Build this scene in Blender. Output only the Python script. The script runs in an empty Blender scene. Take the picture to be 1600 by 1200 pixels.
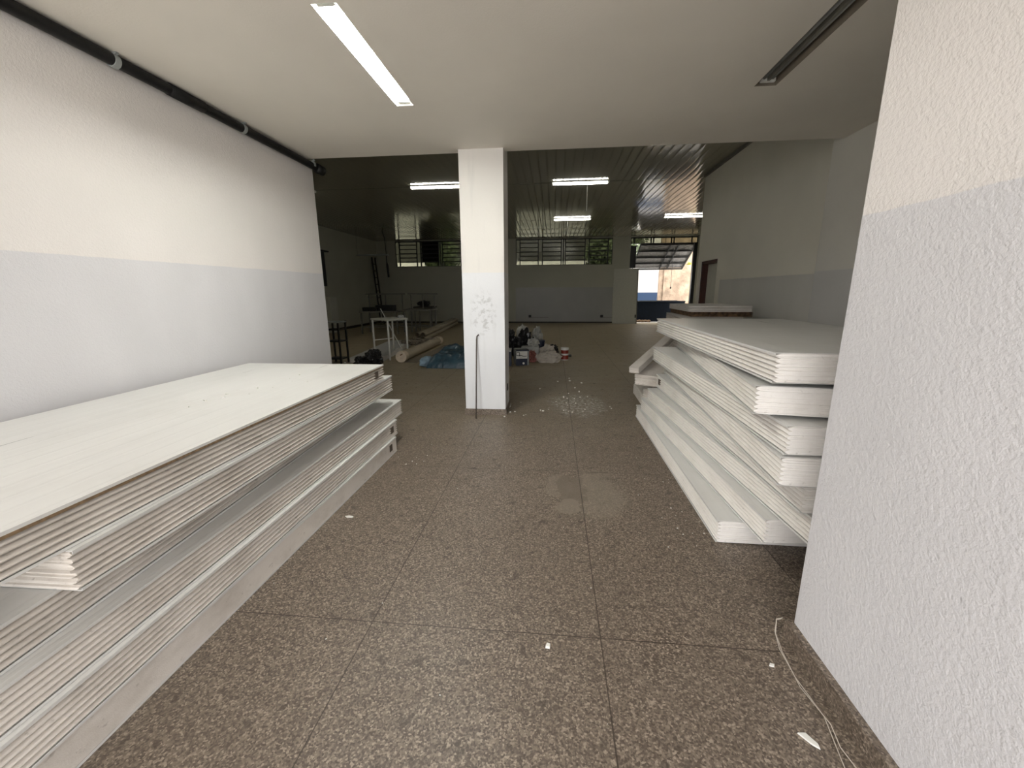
import bpy, bmesh, math, random
from mathutils import Vector, Matrix, noise
random.seed(7)
S = bpy.context.scene
COL = S.collection
PI = math.pi

# ------------------------------------------------------------------ camera, world, light, exposure
cam_d = bpy.data.cameras.new('camera'); cam = bpy.data.objects.new('camera', cam_d); COL.objects.link(cam)
cam_d.sensor_fit = 'HORIZONTAL'; cam_d.sensor_width = 36; cam_d.lens = 36 * 648 / 1600
cam_d.clip_start = 0.05; cam_d.clip_end = 300
p_, y_, r_ = math.radians(12.6), math.radians(5.7), math.radians(-0.35)
rt = Vector((math.cos(y_), math.sin(y_), 0)); fw = Vector((-math.sin(y_), math.cos(y_), 0)); up = Vector((0, 0, 1))
f2 = fw * math.cos(p_) - up * math.sin(p_); u2 = up * math.cos(p_) + fw * math.sin(p_)
r3 = rt * math.cos(r_) + u2 * math.sin(r_); u3 = u2 * math.cos(r_) - rt * math.sin(r_)
mw = Matrix((r3, u3, -f2)).transposed().to_4x4(); mw.translation = (0, 0, 1.45)
cam.matrix_world = mw
S.camera = cam

wd = bpy.data.worlds.new('overcast_sky'); S.world = wd; wd.use_nodes = True
bg = wd.node_tree.nodes['Background']
bg.inputs[0].default_value = (1.0, 0.985, 0.985, 1); bg.inputs[1].default_value = 4.5

def portal(loc, rot, sx, sy):
    l = bpy.data.lights.new('daylight_portal', 'AREA'); l.shape = 'RECTANGLE'; l.size = sx; l.size_y = sy
    l.cycles.is_portal = True
    o = bpy.data.objects.new('daylight_portal', l); COL.objects.link(o); o.location = loc; o.rotation_euler = rot
portal((-0.9, -2.38, 1.46), (PI / 2, 0, 0), 3.8, 2.9)          # shop front behind the camera
portal((4.75, 19.75, 1.85), (-PI / 2, 0, 0), 2.9, 3.6)         # gate at the far end

S.view_settings.view_transform = 'Standard'; S.view_settings.look = 'None'
S.view_settings.exposure = 0.70; S.view_settings.gamma = 1.0; S.view_settings.use_curve_mapping = False
S.cycles.max_bounces = 10; S.cycles.diffuse_bounces = 6; S.cycles.glossy_bounces = 4
S.cycles.transparent_max_bounces = 8; S.cycles.use_denoising = True; S.cycles.sample_clamp_indirect = 8

# ------------------------------------------------------------------ materials
class N:
    def __init__(s, name):
        s.m = bpy.data.materials.new(name); s.m.use_nodes = True; s.t = s.m.node_tree
        s.b = s.t.nodes['Principled BSDF']
    def n(s, typ, **kw):
        x = s.t.nodes.new(typ)
        for k, v in kw.items():
            if k.startswith('i_'):
                kk = k[2:]; kk = int(kk) if kk.isdigit() else kk.replace('_', ' ')
                s.lk(v, x.inputs[kk])
            else: setattr(x, k, v)
        return x
    def lk(s, v, sock):
        if isinstance(v, bpy.types.NodeSocket): s.t.links.new(v, sock)
        elif isinstance(v, bpy.types.Node): s.t.links.new(v.outputs[0], sock)
        else:
            if isinstance(v, tuple) and len(v) == 3 and sock.type == 'RGBA': v = v + (1,)
            sock.default_value = v
    def math(s, op, a, b=0.0, c=0.0):
        x = s.n('ShaderNodeMath', operation=op); s.lk(a, x.inputs[0]); s.lk(b, x.inputs[1]); s.lk(c, x.inputs[2]); return x.outputs[0]
    def mix(s, f, a, b, bt='MIX'):
        x = s.n('ShaderNodeMix', data_type='RGBA', blend_type=bt)
        s.lk(f, x.inputs[0]); s.lk(a, x.inputs[6]); s.lk(b, x.inputs[7]); return x.outputs[2]
    def pos(s): return s.n('ShaderNodeNewGeometry').outputs['Position']
    def obj(s): return s.n('ShaderNodeTexCoord').outputs['Object']
    def noise(s, vec, scale, det=2.0, rough=.5):
        x = s.n('ShaderNodeTexNoise'); s.lk(vec, x.inputs['Vector']); x.inputs['Scale'].default_value = scale
        x.inputs['Detail'].default_value = det; x.inputs['Roughness'].default_value = rough; return x.outputs['Fac']
    def ramp(s, f, stops):
        x = s.n('ShaderNodeValToRGB'); s.lk(f, x.inputs[0]); e = x.color_ramp.elements
        while len(e) > 1: e.remove(e[-1])
        e[0].position, c = stops[0][0], stops[0][1]; e[0].color = c + (1,) if isinstance(c, tuple) else (c, c, c, 1)
        for p, c in stops[1:]:
            q = e.new(p); q.color = c + (1,) if isinstance(c, tuple) else (c, c, c, 1)
        return x.outputs[0]
    def bump(s, h, strength, dist):
        x = s.n('ShaderNodeBump'); s.lk(h, x.inputs['Height']); x.inputs['Strength'].default_value = strength
        x.inputs['Distance'].default_value = dist; s.t.links.new(x.outputs[0], s.b.inputs['Normal'])
    def step(s, v, edge, w):           # smooth 0..1 around edge
        x = s.n('ShaderNodeMapRange', interpolation_type='SMOOTHSTEP'); s.lk(v, x.inputs[0])
        x.inputs[1].default_value = edge - w; x.inputs[2].default_value = edge + w; return x.outputs[0]
    def scale(s, vec, v):
        x = s.n('ShaderNodeVectorMath', operation='MULTIPLY'); s.lk(vec, x.inputs[0]); x.inputs[1].default_value = v; return x.outputs[0]
    def set(s, **k):
        for a, v in k.items(): s.lk(v, s.b.inputs[a.replace('_', ' ')])
        return s.m

def plain(name, col, rough=.6, metal=0.0, var=.12, sc=14, bumpd=0.0, bsc=60, spec=.5):
    n = N(name); o = n.obj(); f = n.noise(o, sc, 4)
    lo = tuple(c * (1 - var) for c in col); hi = tuple(min(1, c * (1 + var)) for c in col)
    n.set(Base_Color=n.ramp(f, [(.3, lo), (.7, hi)]), Roughness=rough, Metallic=metal)
    n.b.inputs['Specular IOR Level'].default_value = spec
    if bumpd: n.bump(n.noise(o, bsc, 3), .6, bumpd)
    return n.m

def paint(name, upper, lower=None, zs=1.65, zlo=None, xr=None, yr=None, bumpd=.0026, bsc=70, stain=None):
    n = N(name); P = n.pos(); sep = n.n('ShaderNodeSeparateXYZ', i_0=P)
    big = n.noise(P, 1.3, 3)
    var = n.ramp(big, [(.3, (.93, .93, .93)), (.7, (1, 1, 1))])
    c = upper; rough = .65
    if lower:
        zj = n.math('ADD', sep.outputs[2], n.math('MULTIPLY', n.math('SUBTRACT', n.noise(P, 9, 2), .5), .008))
        m = n.math('SUBTRACT', 1.0, n.step(zj, zs, .003))
        if zlo: m = n.math('MULTIPLY', m, n.step(zj, zlo, .01))
        for ax, rng in ((0, xr), (1, yr)):
            if rng:
                m = n.math('MULTIPLY', m, n.math('MULTIPLY', n.step(sep.outputs[ax], rng[0], .01), n.math('SUBTRACT', 1.0, n.step(sep.outputs[ax], rng[1], .01))))
        low = n.mix(n.ramp(n.noise(n.scale(P, (1, 1, .35)), 3.2, 4), [(.4, 0.0), (.75, .35)]), lower, tuple(min(1, v * 1.12) for v in lower))
        c = n.mix(m, upper, low)
        rough = n.math('SUBTRACT', .68, n.math('MULTIPLY', m, .26))
    if stain:                                           # grey scuffs: centre x, z and radii
        dx = n.math('DIVIDE', n.math('SUBTRACT', sep.outputs[0], stain[0]), stain[2])
        dz = n.math('DIVIDE', n.math('SUBTRACT', sep.outputs[2], stain[1]), stain[3])
        d = n.math('ADD', n.math('MULTIPLY', dx, dx), n.math('MULTIPLY', dz, dz))
        near = n.math('SUBTRACT', 1.0, n.step(d, .75, .6))
        sp = n.ramp(n.noise(P, 16, 5, .65), [(.5, 0.0), (.6, 1.0)])
        c = n.mix(n.math('MULTIPLY', n.math('MULTIPLY', near, sp), .42), c, (.22, .22, .21))
        run = n.ramp(n.noise(n.scale(P, (9, 9, 1.2)), 1.0, 3), [(.55, 0.0), (.75, .22)])
        c = n.mix(run, c, (.42, .43, .43))
    c = n.mix(1.0, c, var, 'MULTIPLY')
    n.set(Base_Color=c, Roughness=rough)
    if bumpd:
        h = n.math('ADD', n.noise(P, bsc, 3), n.math('MULTIPLY', n.noise(P, bsc * 2.6, 2), .5))
        n.bump(h, .8, bumpd)
    return n.m

UP = (.78, .75, .725); LOW = (.655, .65, .668)
M = {}
M['left'] = paint('left_wall_paint', UP, LOW, 1.672)
M['right'] = paint('right_wall_paint', UP, LOW, 1.69, bumpd=.004, bsc=60)
M['bay'] = paint('bay_wall_paint', (.64, .63, .58), (.54, .54, .53), 1.645, bumpd=.0012)
M['pillar'] = paint('pillar_paint', (.76, .74, .70), (.70, .715, .735), 1.655, bumpd=.001, stain=(-.80, 1.2, .16, .27))
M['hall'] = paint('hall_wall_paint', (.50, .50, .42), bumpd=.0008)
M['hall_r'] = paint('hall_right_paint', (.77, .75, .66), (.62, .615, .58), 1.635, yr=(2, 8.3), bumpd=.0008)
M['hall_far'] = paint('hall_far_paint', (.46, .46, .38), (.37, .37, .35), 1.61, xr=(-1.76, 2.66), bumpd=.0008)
M['ceil'] = paint('plaster_ceiling', (.79, .75, .675), bumpd=.0009, bsc=90)

def terrazzo(name, grid=True):
    n = N(name); P = n.pos(); sep = n.n('ShaderNodeSeparateXYZ', i_0=P); X, Y = sep.outputs[0], sep.outputs[1]
    v = n.n('ShaderNodeTexVoronoi', i_Vector=P); v.inputs['Scale'].default_value = 155
    ch = n.n('ShaderNodeSeparateColor', i_0=v.outputs['Color'])
    c = n.ramp(ch.outputs[0], [(0, (.055, .042, .031)), (.2, (.092, .07, .053)), (.5, (.155, .121, .093)), (.78, (.212, .171, .133)), (.96, (.34, .285, .225))])
    v2 = n.n('ShaderNodeTexVoronoi', i_Vector=P); v2.inputs['Scale'].default_value = 120
    ch2 = n.n('ShaderNodeSeparateColor', i_0=v2.outputs['Color'])
    c = n.mix(n.ramp(ch2.outputs[1], [(.78, 0.0), (.84, .5)]), c, (.045, .033, .024))
    c = n.mix(n.ramp(n.noise(P, .8, 4), [(.35, 0.0), (.7, .35)]), c, (.115, .09, .066))
    rough = .42
    if grid:
        far = n.step(Y, 6.5, 3.5)                       # floor colour blends to a paler brown into the hall
        c = n.mix(n.math('MULTIPLY', far, .8), c, (.47, .395, .26))
        sp = n.ramp(n.noise(P, 13, 3, .55), [(.63, 0.0), (.67, 1.0)])          # dark spots and drips
        sp2 = n.ramp(n.noise(n.scale(P, (1, 1.6, 1)), 2.3, 5, .7), [(.64, 0.0), (.74, .6)])
        c = n.mix(n.math('MULTIPLY', sp, .62), c, (.045, .034, .024))
        c = n.mix(n.math('MULTIPLY', sp2, .5), c, (.06, .046, .034))
        wob = n.math('MULTIPLY', n.math('SUBTRACT', n.noise(P, 9, 4, .6), .5), 1.5)
        def ell(cx, cy, rx, ry, w=.12):
            a = n.math('DIVIDE', n.math('SUBTRACT', X, cx), rx); b = n.math('DIVIDE', n.math('SUBTRACT', Y, cy), ry)
            d = n.math('ADD', n.math('ADD', n.math('MULTIPLY', a, a), n.math('MULTIPLY', b, b)), n.math('MULTIPLY', wob, 2.2))
            return n.math('SUBTRACT', 1.0, n.step(d, 1.0, w))
        cem = (.21, .18, .14)
        c = n.mix(n.math('MULTIPLY', ell(.33, 2.84, .2, .34, .7), .6), c, cem)
        c = n.mix(n.math('MULTIPLY', ell(.06, 2.95, .1, .2), .55), c, cem)
        c = n.mix(n.math('MULTIPLY', ell(.155, 2.9, .105, .26), .6), c, (.115, .09, .068))
        c = n.mix(n.math('MULTIPLY', ell(.13, 2.62, .085, .1), .7), c, cem)
        pw = n.math('MULTIPLY', ell(.34, 5.3, .34, .5, .6), n.ramp(n.noise(P, 26, 4, .7), [(.48, 0.0), (.6, 1.0)]))
        c = n.mix(n.math('MULTIPLY', pw, .75), c, (.62, .6, .55))
        def line(A, o, per, w):
            f = n.math('FRACT', n.math('ADD', n.math('DIVIDE', n.math('SUBTRACT', A, o), per), .5))
            return n.math('LESS_THAN', n.math('MULTIPLY', n.math('ABSOLUTE', n.math('SUBTRACT', f, .5)), per), w)
        j = n.math('MAXIMUM', line(X, -.79, 1.012, .0026), line(Y, 1.522, 1.68, .0026))
        c = n.mix(n.math('MULTIPLY', j, .85), c, (.028, .018, .012))
        rough = n.math('ADD', .36, n.math('MULTIPLY', n.noise(P, 3, 4), .28))
        n.bump(n.math('ADD', n.math('MULTIPLY', j, -1.0), n.math('MULTIPLY', n.noise(P, 9, 3), .9)), .35, .002)
    n.set(Base_Color=c, Roughness=rough)
    return n.m
M['floor'] = terrazzo('terrazzo_floor'); M['tbase'] = terrazzo('terrazzo_base', False)

def pvc():
    n = N('glossy_ceiling_boards'); P = n.pos(); sep = n.n('ShaderNodeSeparateXYZ', i_0=P)
    f = n.math('FRACT', n.math('DIVIDE', sep.outputs[0], .16))
    g = n.math('ABSOLUTE', n.math('SUBTRACT', f, .5))
    groove = n.step(g, .415, .035)
    j = None
    for y0 in (9.86, 14.75):
        q = n.math('LESS_THAN', n.math('ABSOLUTE', n.math('SUBTRACT', sep.outputs[1], y0)), .012)
        j = q if j is None else n.math('MAXIMUM', j, q)
    dark = n.math('MAXIMUM', n.math('MULTIPLY', groove, .35), n.math('MULTIPLY', j, .8))
    n.set(Base_Color=n.mix(dark, (.34, .33, .26), (.08, .078, .06)), Roughness=.09)
    crown = n.math('MULTIPLY', n.math('MULTIPLY', g, g), -1.0)
    h = n.math('ADD', n.math('MULTIPLY', groove, -.08), n.math('ADD', n.math('MULTIPLY', crown, .9), n.math('MULTIPLY', n.noise(n.scale(P, (1, 1.6, 1)), 2.4, 3), .16)))
    n.bump(h, .6, .008)
    n.lk(n.math('MULTIPLY', n.math('SUBTRACT', 1.0, groove), .8), n.b.inputs['Specular IOR Level'])
    return n.m
M['pvc'] = pvc()

def steel_skin(name, col, rough):
    n = N(name); o = n.obj()
    st = n.noise(n.scale(o, (14, .5, 1)), 1.6, 4)
    sp = n.ramp(n.noise(o, 40, 4, .7), [(.66, 0.0), (.74, .4)])
    c = n.ramp(st, [(.3, tuple(v * .93 for v in col)), (.7, col)])
    c = n.mix(n.ramp(n.noise(o, 2.2, 5, .65), [(.5, 0.0), (.8, .3)]), c, (.48, .46, .42))
    c = n.mix(n.math('MULTIPLY', sp, .5), c, (.45, .42, .38))
    sx = n.n('ShaderNodeSeparateXYZ', i_0=o).outputs[0]
    rib = n.math('SINE', n.math('MULTIPLY', sx, 2 * PI / .1))
    n.set(Base_Color=c, Roughness=n.math('ADD', rough, n.math('MULTIPLY', st, .12)))
    n.bump(n.math('ADD', n.ramp(rib, [(.8, 0.0), (.95, 1.0)]), n.math('MULTIPLY', n.noise(o, 3, 2), .8)), .25, .003)
    return n.m
M['skin'] = steel_skin('white_sheet_steel', (.705, .705, .685), .24)

def foam(name, col, dirt, amt):
    n = N(name); o = n.obj()
    bead = n.n('ShaderNodeTexVoronoi', i_Vector=o); bead.inputs['Scale'].default_value = 190
    d = n.ramp(n.noise(n.scale(o, (1, .6, 1)), 4, 5, .7), [(.45, 0.0), (.72, amt)])
    c = n.mix(d, col, dirt)
    sp = n.ramp(n.noise(n.scale(o, (1, .6, 1)), 30, 4, .7), [(.62, 0.0), (.7, amt * .9)])
    c = n.mix(sp, c, tuple(v * .45 for v in dirt))
    n.set(Base_Color=c, Roughness=.75)
    h = n.math('ADD', bead.outputs['Distance'], n.math('MULTIPLY', n.noise(o, 60, 3), .8))
    n.bump(h, .35, .0012)
    return n.m
M['foam'] = foam('white_foam', (.79, .765, .73), (.5, .46, .41), .32)
M['foam_d'] = foam('dusty_foam', (.70, .66, .61), (.40, .355, .30), .5)
M['glue'] = plain('dull_brown', (.2, .135, .075), .8, var=.4, sc=50)
M['pocket'] = plain('pocket_shade', (.09, .068, .05), .7)
M['grey_edge'] = plain('grey_edge_strip', (.46, .45, .42), .5, var=.2, sc=9)
M['rough_brown'] = plain('torn_brown_board', (.2, .125, .07), .9, var=.6, sc=22, bumpd=.02, bsc=28)
M['black'] = plain('black_plastic', (.012, .012, .013), .5, var=.3)
M['blackpipe'] = plain('black_pipe', (.008, .008, .008), .45, var=.2, spec=.25)
M['bag'] = plain('black_bag_film', (.010, .010, .011), .33, var=.3)
M['blackmetal'] = plain('black_metal', (.012, .012, .012), .45)
M['darkmetal'] = plain('dark_window_steel', (.016, .016, .015), .5)
M['greymetal'] = plain('grey_painted_metal', (.16, .155, .13), .5)
M['rust'] = plain('rusty_rod', (.07, .055, .045), .6, var=.3)
M['white'] = plain('white_plastic', (.72, .72, .68), .45, var=.06)
M['cream'] = plain('cream_pvc', (.46, .40, .30), .4, var=.1)
M['cream_cap'] = plain('pale_pvc', (.66, .56, .44), .45, var=.12)
M['tarp'] = plain('blue_tarp_film', (.038, .078, .105), .28, var=.35, sc=8, bumpd=.03, bsc=9)
M['lblue'] = plain('pale_blue_fabric', (.28, .40, .50), .6, var=.15)
M['sack'] = plain('pale_sack', (.50, .46, .40), .75, var=.12, bumpd=.01, bsc=14)
M['whitebag'] = plain('white_bag_film', (.42, .42, .39), .5, var=.12, bumpd=.015, bsc=14)
M['beige'] = plain('beige_paper', (.34, .30, .21), .75, var=.12, bumpd=.012, bsc=12)
M['pink'] = plain('dull_pink_cloth', (.28, .11, .09), .8, var=.35)
M['navy'] = plain('navy_plastic', (.010, .016, .04), .5)
M['red'] = plain('red_label', (.24, .028, .013), .4, var=.05)
M['card'] = plain('grey_cardboard', (.20, .17, .13), .8, var=.1)
M['boxside'] = plain('pale_grey_card', (.30, .32, .31), .7)
M['doorred'] = plain('dark_red_timber', (.055, .014, .008), .45)
M['doorleaf'] = plain('grey_door_paint', (.54, .54, .47), .5, var=.05)
M['ladder'] = plain('dark_wood', (.03, .024, .015), .6)
M['sheet'] = plain('grey_gate_sheet', (.22, .21, .20), .45, var=.3, sc=10, bumpd=.02, bsc=12)
M['skipnavy'] = plain('dark_navy_paint', (.0015, .005, .011), .6, var=.3, spec=.2)
M['conc'] = plain('yard_concrete', (.50, .48, .44), .85)
M['stone'] = plain('rough_beige_render', (.27, .20, .14), .9, var=.3, sc=3, bumpd=.06, bsc=7)
M['leaf'] = plain('leaf_green', (.055, .078, .026), .55, var=.4, sc=3)
M['bark'] = plain('bark', (.09, .07, .05), .9)
M['yellow'] = plain('yellow_leaf', (.55, .56, .10), .5)
M['yard'] = paint('yard_wall_paint', (.80, .79, .76), (.035, .075, .16), 1.33, .70, bumpd=0)
M['slate'] = plain('dark_neighbour_wall', (.035, .034, .026), .8, var=.2, sc=2)
M['copper'] = plain('white_cable_sheath', (.48, .43, .37), .5)
def emit(name, col, st):
    n = N(name); n.set(Base_Color=(.9, .9, .88), Emission_Color=col, Emission_Strength=st); return n.m
M['tube_on'] = emit('lit_fluorescent_tube', (1, .995, .925), 122.0)
M['tube_hall'] = emit('lit_hall_tube', (1, .97, .88), 12.5)
def glass():
    n = N('dusty_window_glass')
    tr = n.n('ShaderNodeBsdfTransparent', i_0=(.40, .40, .34)); gl = n.n('ShaderNodeBsdfGlossy', i_0=(.8, .8, .8)); gl.inputs['Roughness'].default_value = .15
    df = n.n('ShaderNodeBsdfDiffuse', i_0=(.12, .12, .10))
    a = n.n('ShaderNodeMixShader', i_0=.06, i_1=tr.outputs[0], i_2=df.outputs[0])
    fr = n.n('ShaderNodeFresnel'); fr.inputs[0].default_value = 1.4
    b = n.n('ShaderNodeMixShader', i_0=fr.outputs[0], i_1=a.outputs[0], i_2=gl.outputs[0])
    n.t.links.new(b.outputs[0], n.t.nodes['Material Output'].inputs[0]); return n.m
M['glass'] = glass()

# ------------------------------------------------------------------ mesh helpers
def box(bm, x0, y0, z0, x1, y1, z1, mat=None):
    vs = [bm.verts.new((x, y, z)) for z in (z0, z1) for y in (y0, y1) for x in (x0, x1)]
    if mat is not None:
        for v in vs: v.co = mat @ v.co
    for f in ((0, 2, 3, 1), (4, 5, 7, 6), (0, 1, 5, 4), (2, 6, 7, 3), (0, 4, 6, 2), (1, 3, 7, 5)):
        bm.faces.new([vs[i] for i in f])
    return vs
def tube(bm, pts, r, n=10, cap=True):
    pts = [Vector(p) for p in pts]; rings = []
    t0 = (pts[1] - pts[0]).normalized()
    a = t0.orthogonal().normalized()
    for i, p in enumerate(pts):
        t = (pts[min(i + 1, len(pts) - 1)] - pts[max(i - 1, 0)]).normalized()
        a = (a - t * a.dot(t)).normalized(); b = t.cross(a)
        rr = r[i] if isinstance(r, (list, tuple)) else r
        rings.append([bm.verts.new(p + (a * math.cos(k * 2 * PI / n) + b * math.sin(k * 2 * PI / n)) * rr) for k in range(n)])
    for A, B in zip(rings, rings[1:]):
        for k in range(n): bm.faces.new((A[k], A[(k + 1) % n], B[(k + 1) % n], B[k]))
    if cap: bm.faces.new(rings[0][::-1]); bm.faces.new(rings[-1])
def bar(bm, a, b, w, h=None):                      # square bar between two points
    a, b = Vector(a), Vector(b); d = (b - a); L = d.length; d.normalize(); h = h or w
    s = d.cross(Vector((0, 0, 1)))
    s = Vector((1, 0, 0)) if s.length < 1e-4 else s.normalized()
    u = s.cross(d)
    m = Matrix((s, d, u)).transposed().to_4x4(); m.translation = a
    box(bm, -w / 2, 0, -h / 2, w / 2, L, h / 2, m)
def lathe(bm, prof, n=28, c=(0, 0, 0)):
    rings = [[bm.verts.new((c[0] + r * math.cos(k * 2 * PI / n), c[1] + r * math.sin(k * 2 * PI / n), c[2] + z)) for k in range(n)] for r, z in prof]
    for A, B in zip(rings, rings[1:]):
        for k in range(n): bm.faces.new((A[k], A[(k + 1) % n], B[(k + 1) % n], B[k]))
    bm.faces.new(rings[0][::-1]); bm.faces.new(rings[-1])
def blob(bm, c, r, seed=0, amp=.25, fr=2.5, sub=4, zmin=0.0, crease=.5):
    g = bmesh.new(); bmesh.ops.create_icosphere(g, subdivisions=sub, radius=1)
    vm = {}
    for v in g.verts:
        d = v.co.normalized(); o = Vector((seed * 3.1, seed * 1.7, -seed * 2.3))
        k = 1 + amp * (noise.noise(d * fr + o) * 1.2 + crease * (abs(noise.noise(d * fr * 3 + o)) - .25) * 1.6)
        q = Vector((c[0] + d.x * r[0] * k, c[1] + d.y * r[1] * k, max(zmin, c[2] + d.z * r[2] * k)))
        vm[v] = bm.verts.new(q)
    for f in g.faces: bm.faces.new([vm[v] for v in f.verts])
    g.free()
def obj(name, bm, mat, parent=None, smooth=False, loc=None, bevel=0.0):
    bmesh.ops.recalc_face_normals(bm, faces=bm.faces)
    me = bpy.data.meshes.new(name); bm.to_mesh(me); bm.free()
    if smooth:
        for p in me.polygons: p.use_smooth = True
    me.materials.append(mat)
    o = bpy.data.objects.new(name, me); COL.objects.link(o)
    if loc: o.location = loc
    if parent: o.parent = parent
    if bevel:
        b = o.modifiers.new('soft_edge', 'BEVEL'); b.width = bevel; b.segments = 2; b.limit_method = 'ANGLE'
    return o
def tag(o, label, cat, group=None, kind=None):
    o['label'] = label; o['category'] = cat
    if group: o['group'] = group
    if kind: o['kind'] = kind
    return o
def thing(name, label, cat, loc=(0, 0, 0), rz=0.0, group=None):
    o = bpy.data.objects.new(name, None); COL.objects.link(o); o.empty_display_size = .1
    o.location = loc; o.rotation_euler = (0, 0, rz); return tag(o, label, cat, group)
def struct(name, bm, mat, parent=None, **k):
    o = obj(name, bm, mat, parent, **k)
    if not parent: o['kind'] = 'structure'
    return o
def boxes(*bs):
    bm = bmesh.new()
    for b in bs: box(bm, *b)
    return bm

# ------------------------------------------------------------------ the setting
XL, XR, CZ, HZ = -2.82, 1.03, 2.92, 3.76
YB, YE, YF = -2.4, 4.87, 19.6
struct('floor', boxes((-8.5, YB, -.15, 6.8, YF + .25, 0)), M['floor'])
struct('wall_left', boxes((XL - .2, YB, 0, XL, 5.0, CZ)), M['left'])
struct('wall_right', boxes((XR, YB, 0, 4.6, 1.6, CZ)), M['right'], bevel=.006)
struct('wall_bay', boxes((2.86, 4.15, 0, 3.5, YE, CZ), (2.86, YE, 0, 4.6, 5.04, HZ)), M['bay'])
struct('wall_bay_side', boxes((4.6, YB, 0, 4.8, 5.04, HZ)), M['bay'])
# low plaster ceiling with two recesses for the luminaires
LX0, LX1, LY0, LY1 = -1.292, -1.148, 2.43, 3.665
UX0, UX1, UY0, UY1 = 1.452, 1.606, 2.44, 3.64
struct('ceiling', boxes((XL - .2, YB, CZ, LX0, YE, CZ + .12), (LX0, YB, CZ, LX1, LY0, CZ + .12), (LX0, LY1, CZ, LX1, YE, CZ + .12),
       (LX1, YB, CZ, UX0, YE, CZ + .12), (UX0, YB, CZ, UX1, UY0, CZ + .12), (UX0, UY1, CZ, UX1, YE, CZ + .12), (UX1, YB, CZ, 4.8, YE, CZ + .12)), M['ceil'])
struct('beam', boxes((XL - .2, YE - .15, CZ + .12, 4.8, YE, HZ)), M['hall'])
struct('wall_front', boxes((-8.5, 4.8, 0, XL - .2, 5.0, HZ), (XL - .2, 4.99, CZ, XL, 5.02, HZ)), M['hall'])
pl = struct('pillar', boxes((-1.035, 4.75, 0, -.553, 5.17, HZ)), M['pillar'], bevel=.004)
bm = boxes((-1.047, 4.738, 0, -.541, 5.182, .072)); struct('baseboard_pillar', bm, M['tbase'])
struct('baseboard_right', boxes((XR - .028, YB, 0, XR + .002, 1.612, .08), (XR, 1.598, 0, 4.6, 1.622, .08)), M['tbase'])
struct('baseboard_left', boxes((XL, YB, 0, XL + .015, 5.012, .075)), M['tbase'])
# hall
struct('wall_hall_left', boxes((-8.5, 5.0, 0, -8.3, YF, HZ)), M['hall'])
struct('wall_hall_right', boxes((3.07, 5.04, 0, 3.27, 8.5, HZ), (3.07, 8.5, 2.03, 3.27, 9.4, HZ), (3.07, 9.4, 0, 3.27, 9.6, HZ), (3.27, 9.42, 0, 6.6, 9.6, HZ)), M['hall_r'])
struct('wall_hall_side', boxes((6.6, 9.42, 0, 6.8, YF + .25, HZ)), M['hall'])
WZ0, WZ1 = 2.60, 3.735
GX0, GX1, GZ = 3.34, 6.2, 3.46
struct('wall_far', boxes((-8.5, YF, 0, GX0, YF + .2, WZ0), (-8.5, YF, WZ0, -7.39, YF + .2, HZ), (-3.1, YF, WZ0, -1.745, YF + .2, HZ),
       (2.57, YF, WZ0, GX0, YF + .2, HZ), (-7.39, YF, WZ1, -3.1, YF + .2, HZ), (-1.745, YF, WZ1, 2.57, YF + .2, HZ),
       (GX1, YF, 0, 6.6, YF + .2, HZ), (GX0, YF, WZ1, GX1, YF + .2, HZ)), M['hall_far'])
struct('ceiling_hall', boxes((-8.5, YE - .15, HZ, 6.8, YF + .25, HZ + .08)), M['pvc'])
struct('trim_1', boxes((3.035, 5.02, HZ - .05, 3.07, 9.6, HZ)), M['greymetal'])
bb = M['blackmetal']
struct('baseboard_hall', boxes((-8.3, 5.0, 0, -8.285, YF, .1), (-8.3, YF - .015, 0, GX0, YF, .06)), M['ladder'])

def window(name, x0, x1, z0, z1, cuts, louvre, bars=True):
    f = bmesh.new(); y0, y1 = YF + .02, YF + .08; w = .045
    box(f, x0, y0, z0, x1, y1, z0 + .02); box(f, x0, y0, z1 - .05, x1, y1, z1); box(f, x0, y0, z0, x0 + .03, y1, z1); box(f, x1 - .03, y0, z0, x1, y1, z1)
    for c in cuts: box(f, c - w / 2, y0, z0, c + w / 2, y1, z1)
    fr = struct(name, f, M['darkmetal'])
    if bars:
        l = bmesh.new()
        for a, b in louvre:
            k = 6
            for i in range(1, k):
                z = z0 + (z1 - z0) * i / k + .02
                box(l, a, YF + .03, z - .022, b, YF + .07, z + .022)
        obj('louvre_bars', l, M['darkmetal'], fr)
        obj('grille_bar', boxes((x0, YF - .005, (z0 + z1) / 2 - .012, x1, YF + .012, (z0 + z1) / 2 + .012)), M['darkmetal'], fr)
    obj('pane', boxes((x0 + .02, YF + .048, z0 + .01, x1 - .02, YF + .052, z1 - .01)), M['glass'], fr)
    return fr
cr = [-1.555, -.729, -.541, .306, .40, .491, 1.357, 1.541, 2.37]
window('window_1', -1.745, 2.57, WZ0, WZ1, cr, [(-1.555, -.729), (-.541, .306), (.491, 1.357), (1.541, 2.37)])
dx = -7.39 + 1.745
w2 = window('window_2', -7.39, -3.1, WZ0, WZ1, [c + dx for c in cr], [(a + dx, b + dx) for a, b in ((-1.555, -.729), (-.541, .306), (.491, 1.357), (1.541, 2.37))])
bm = boxes((-.541 + dx + .03, YF + .085, WZ0 + .2, .306 + dx - .03, YF + .1, WZ1)); obj('black_backing', bm, M['black'], w2)  # plain black sheet behind one louvred pane
window('window_3', GX0, GX1, GZ, WZ1, [3.50, 4.215, 4.324, 5.083, 5.191, 5.944], [], False)

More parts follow.
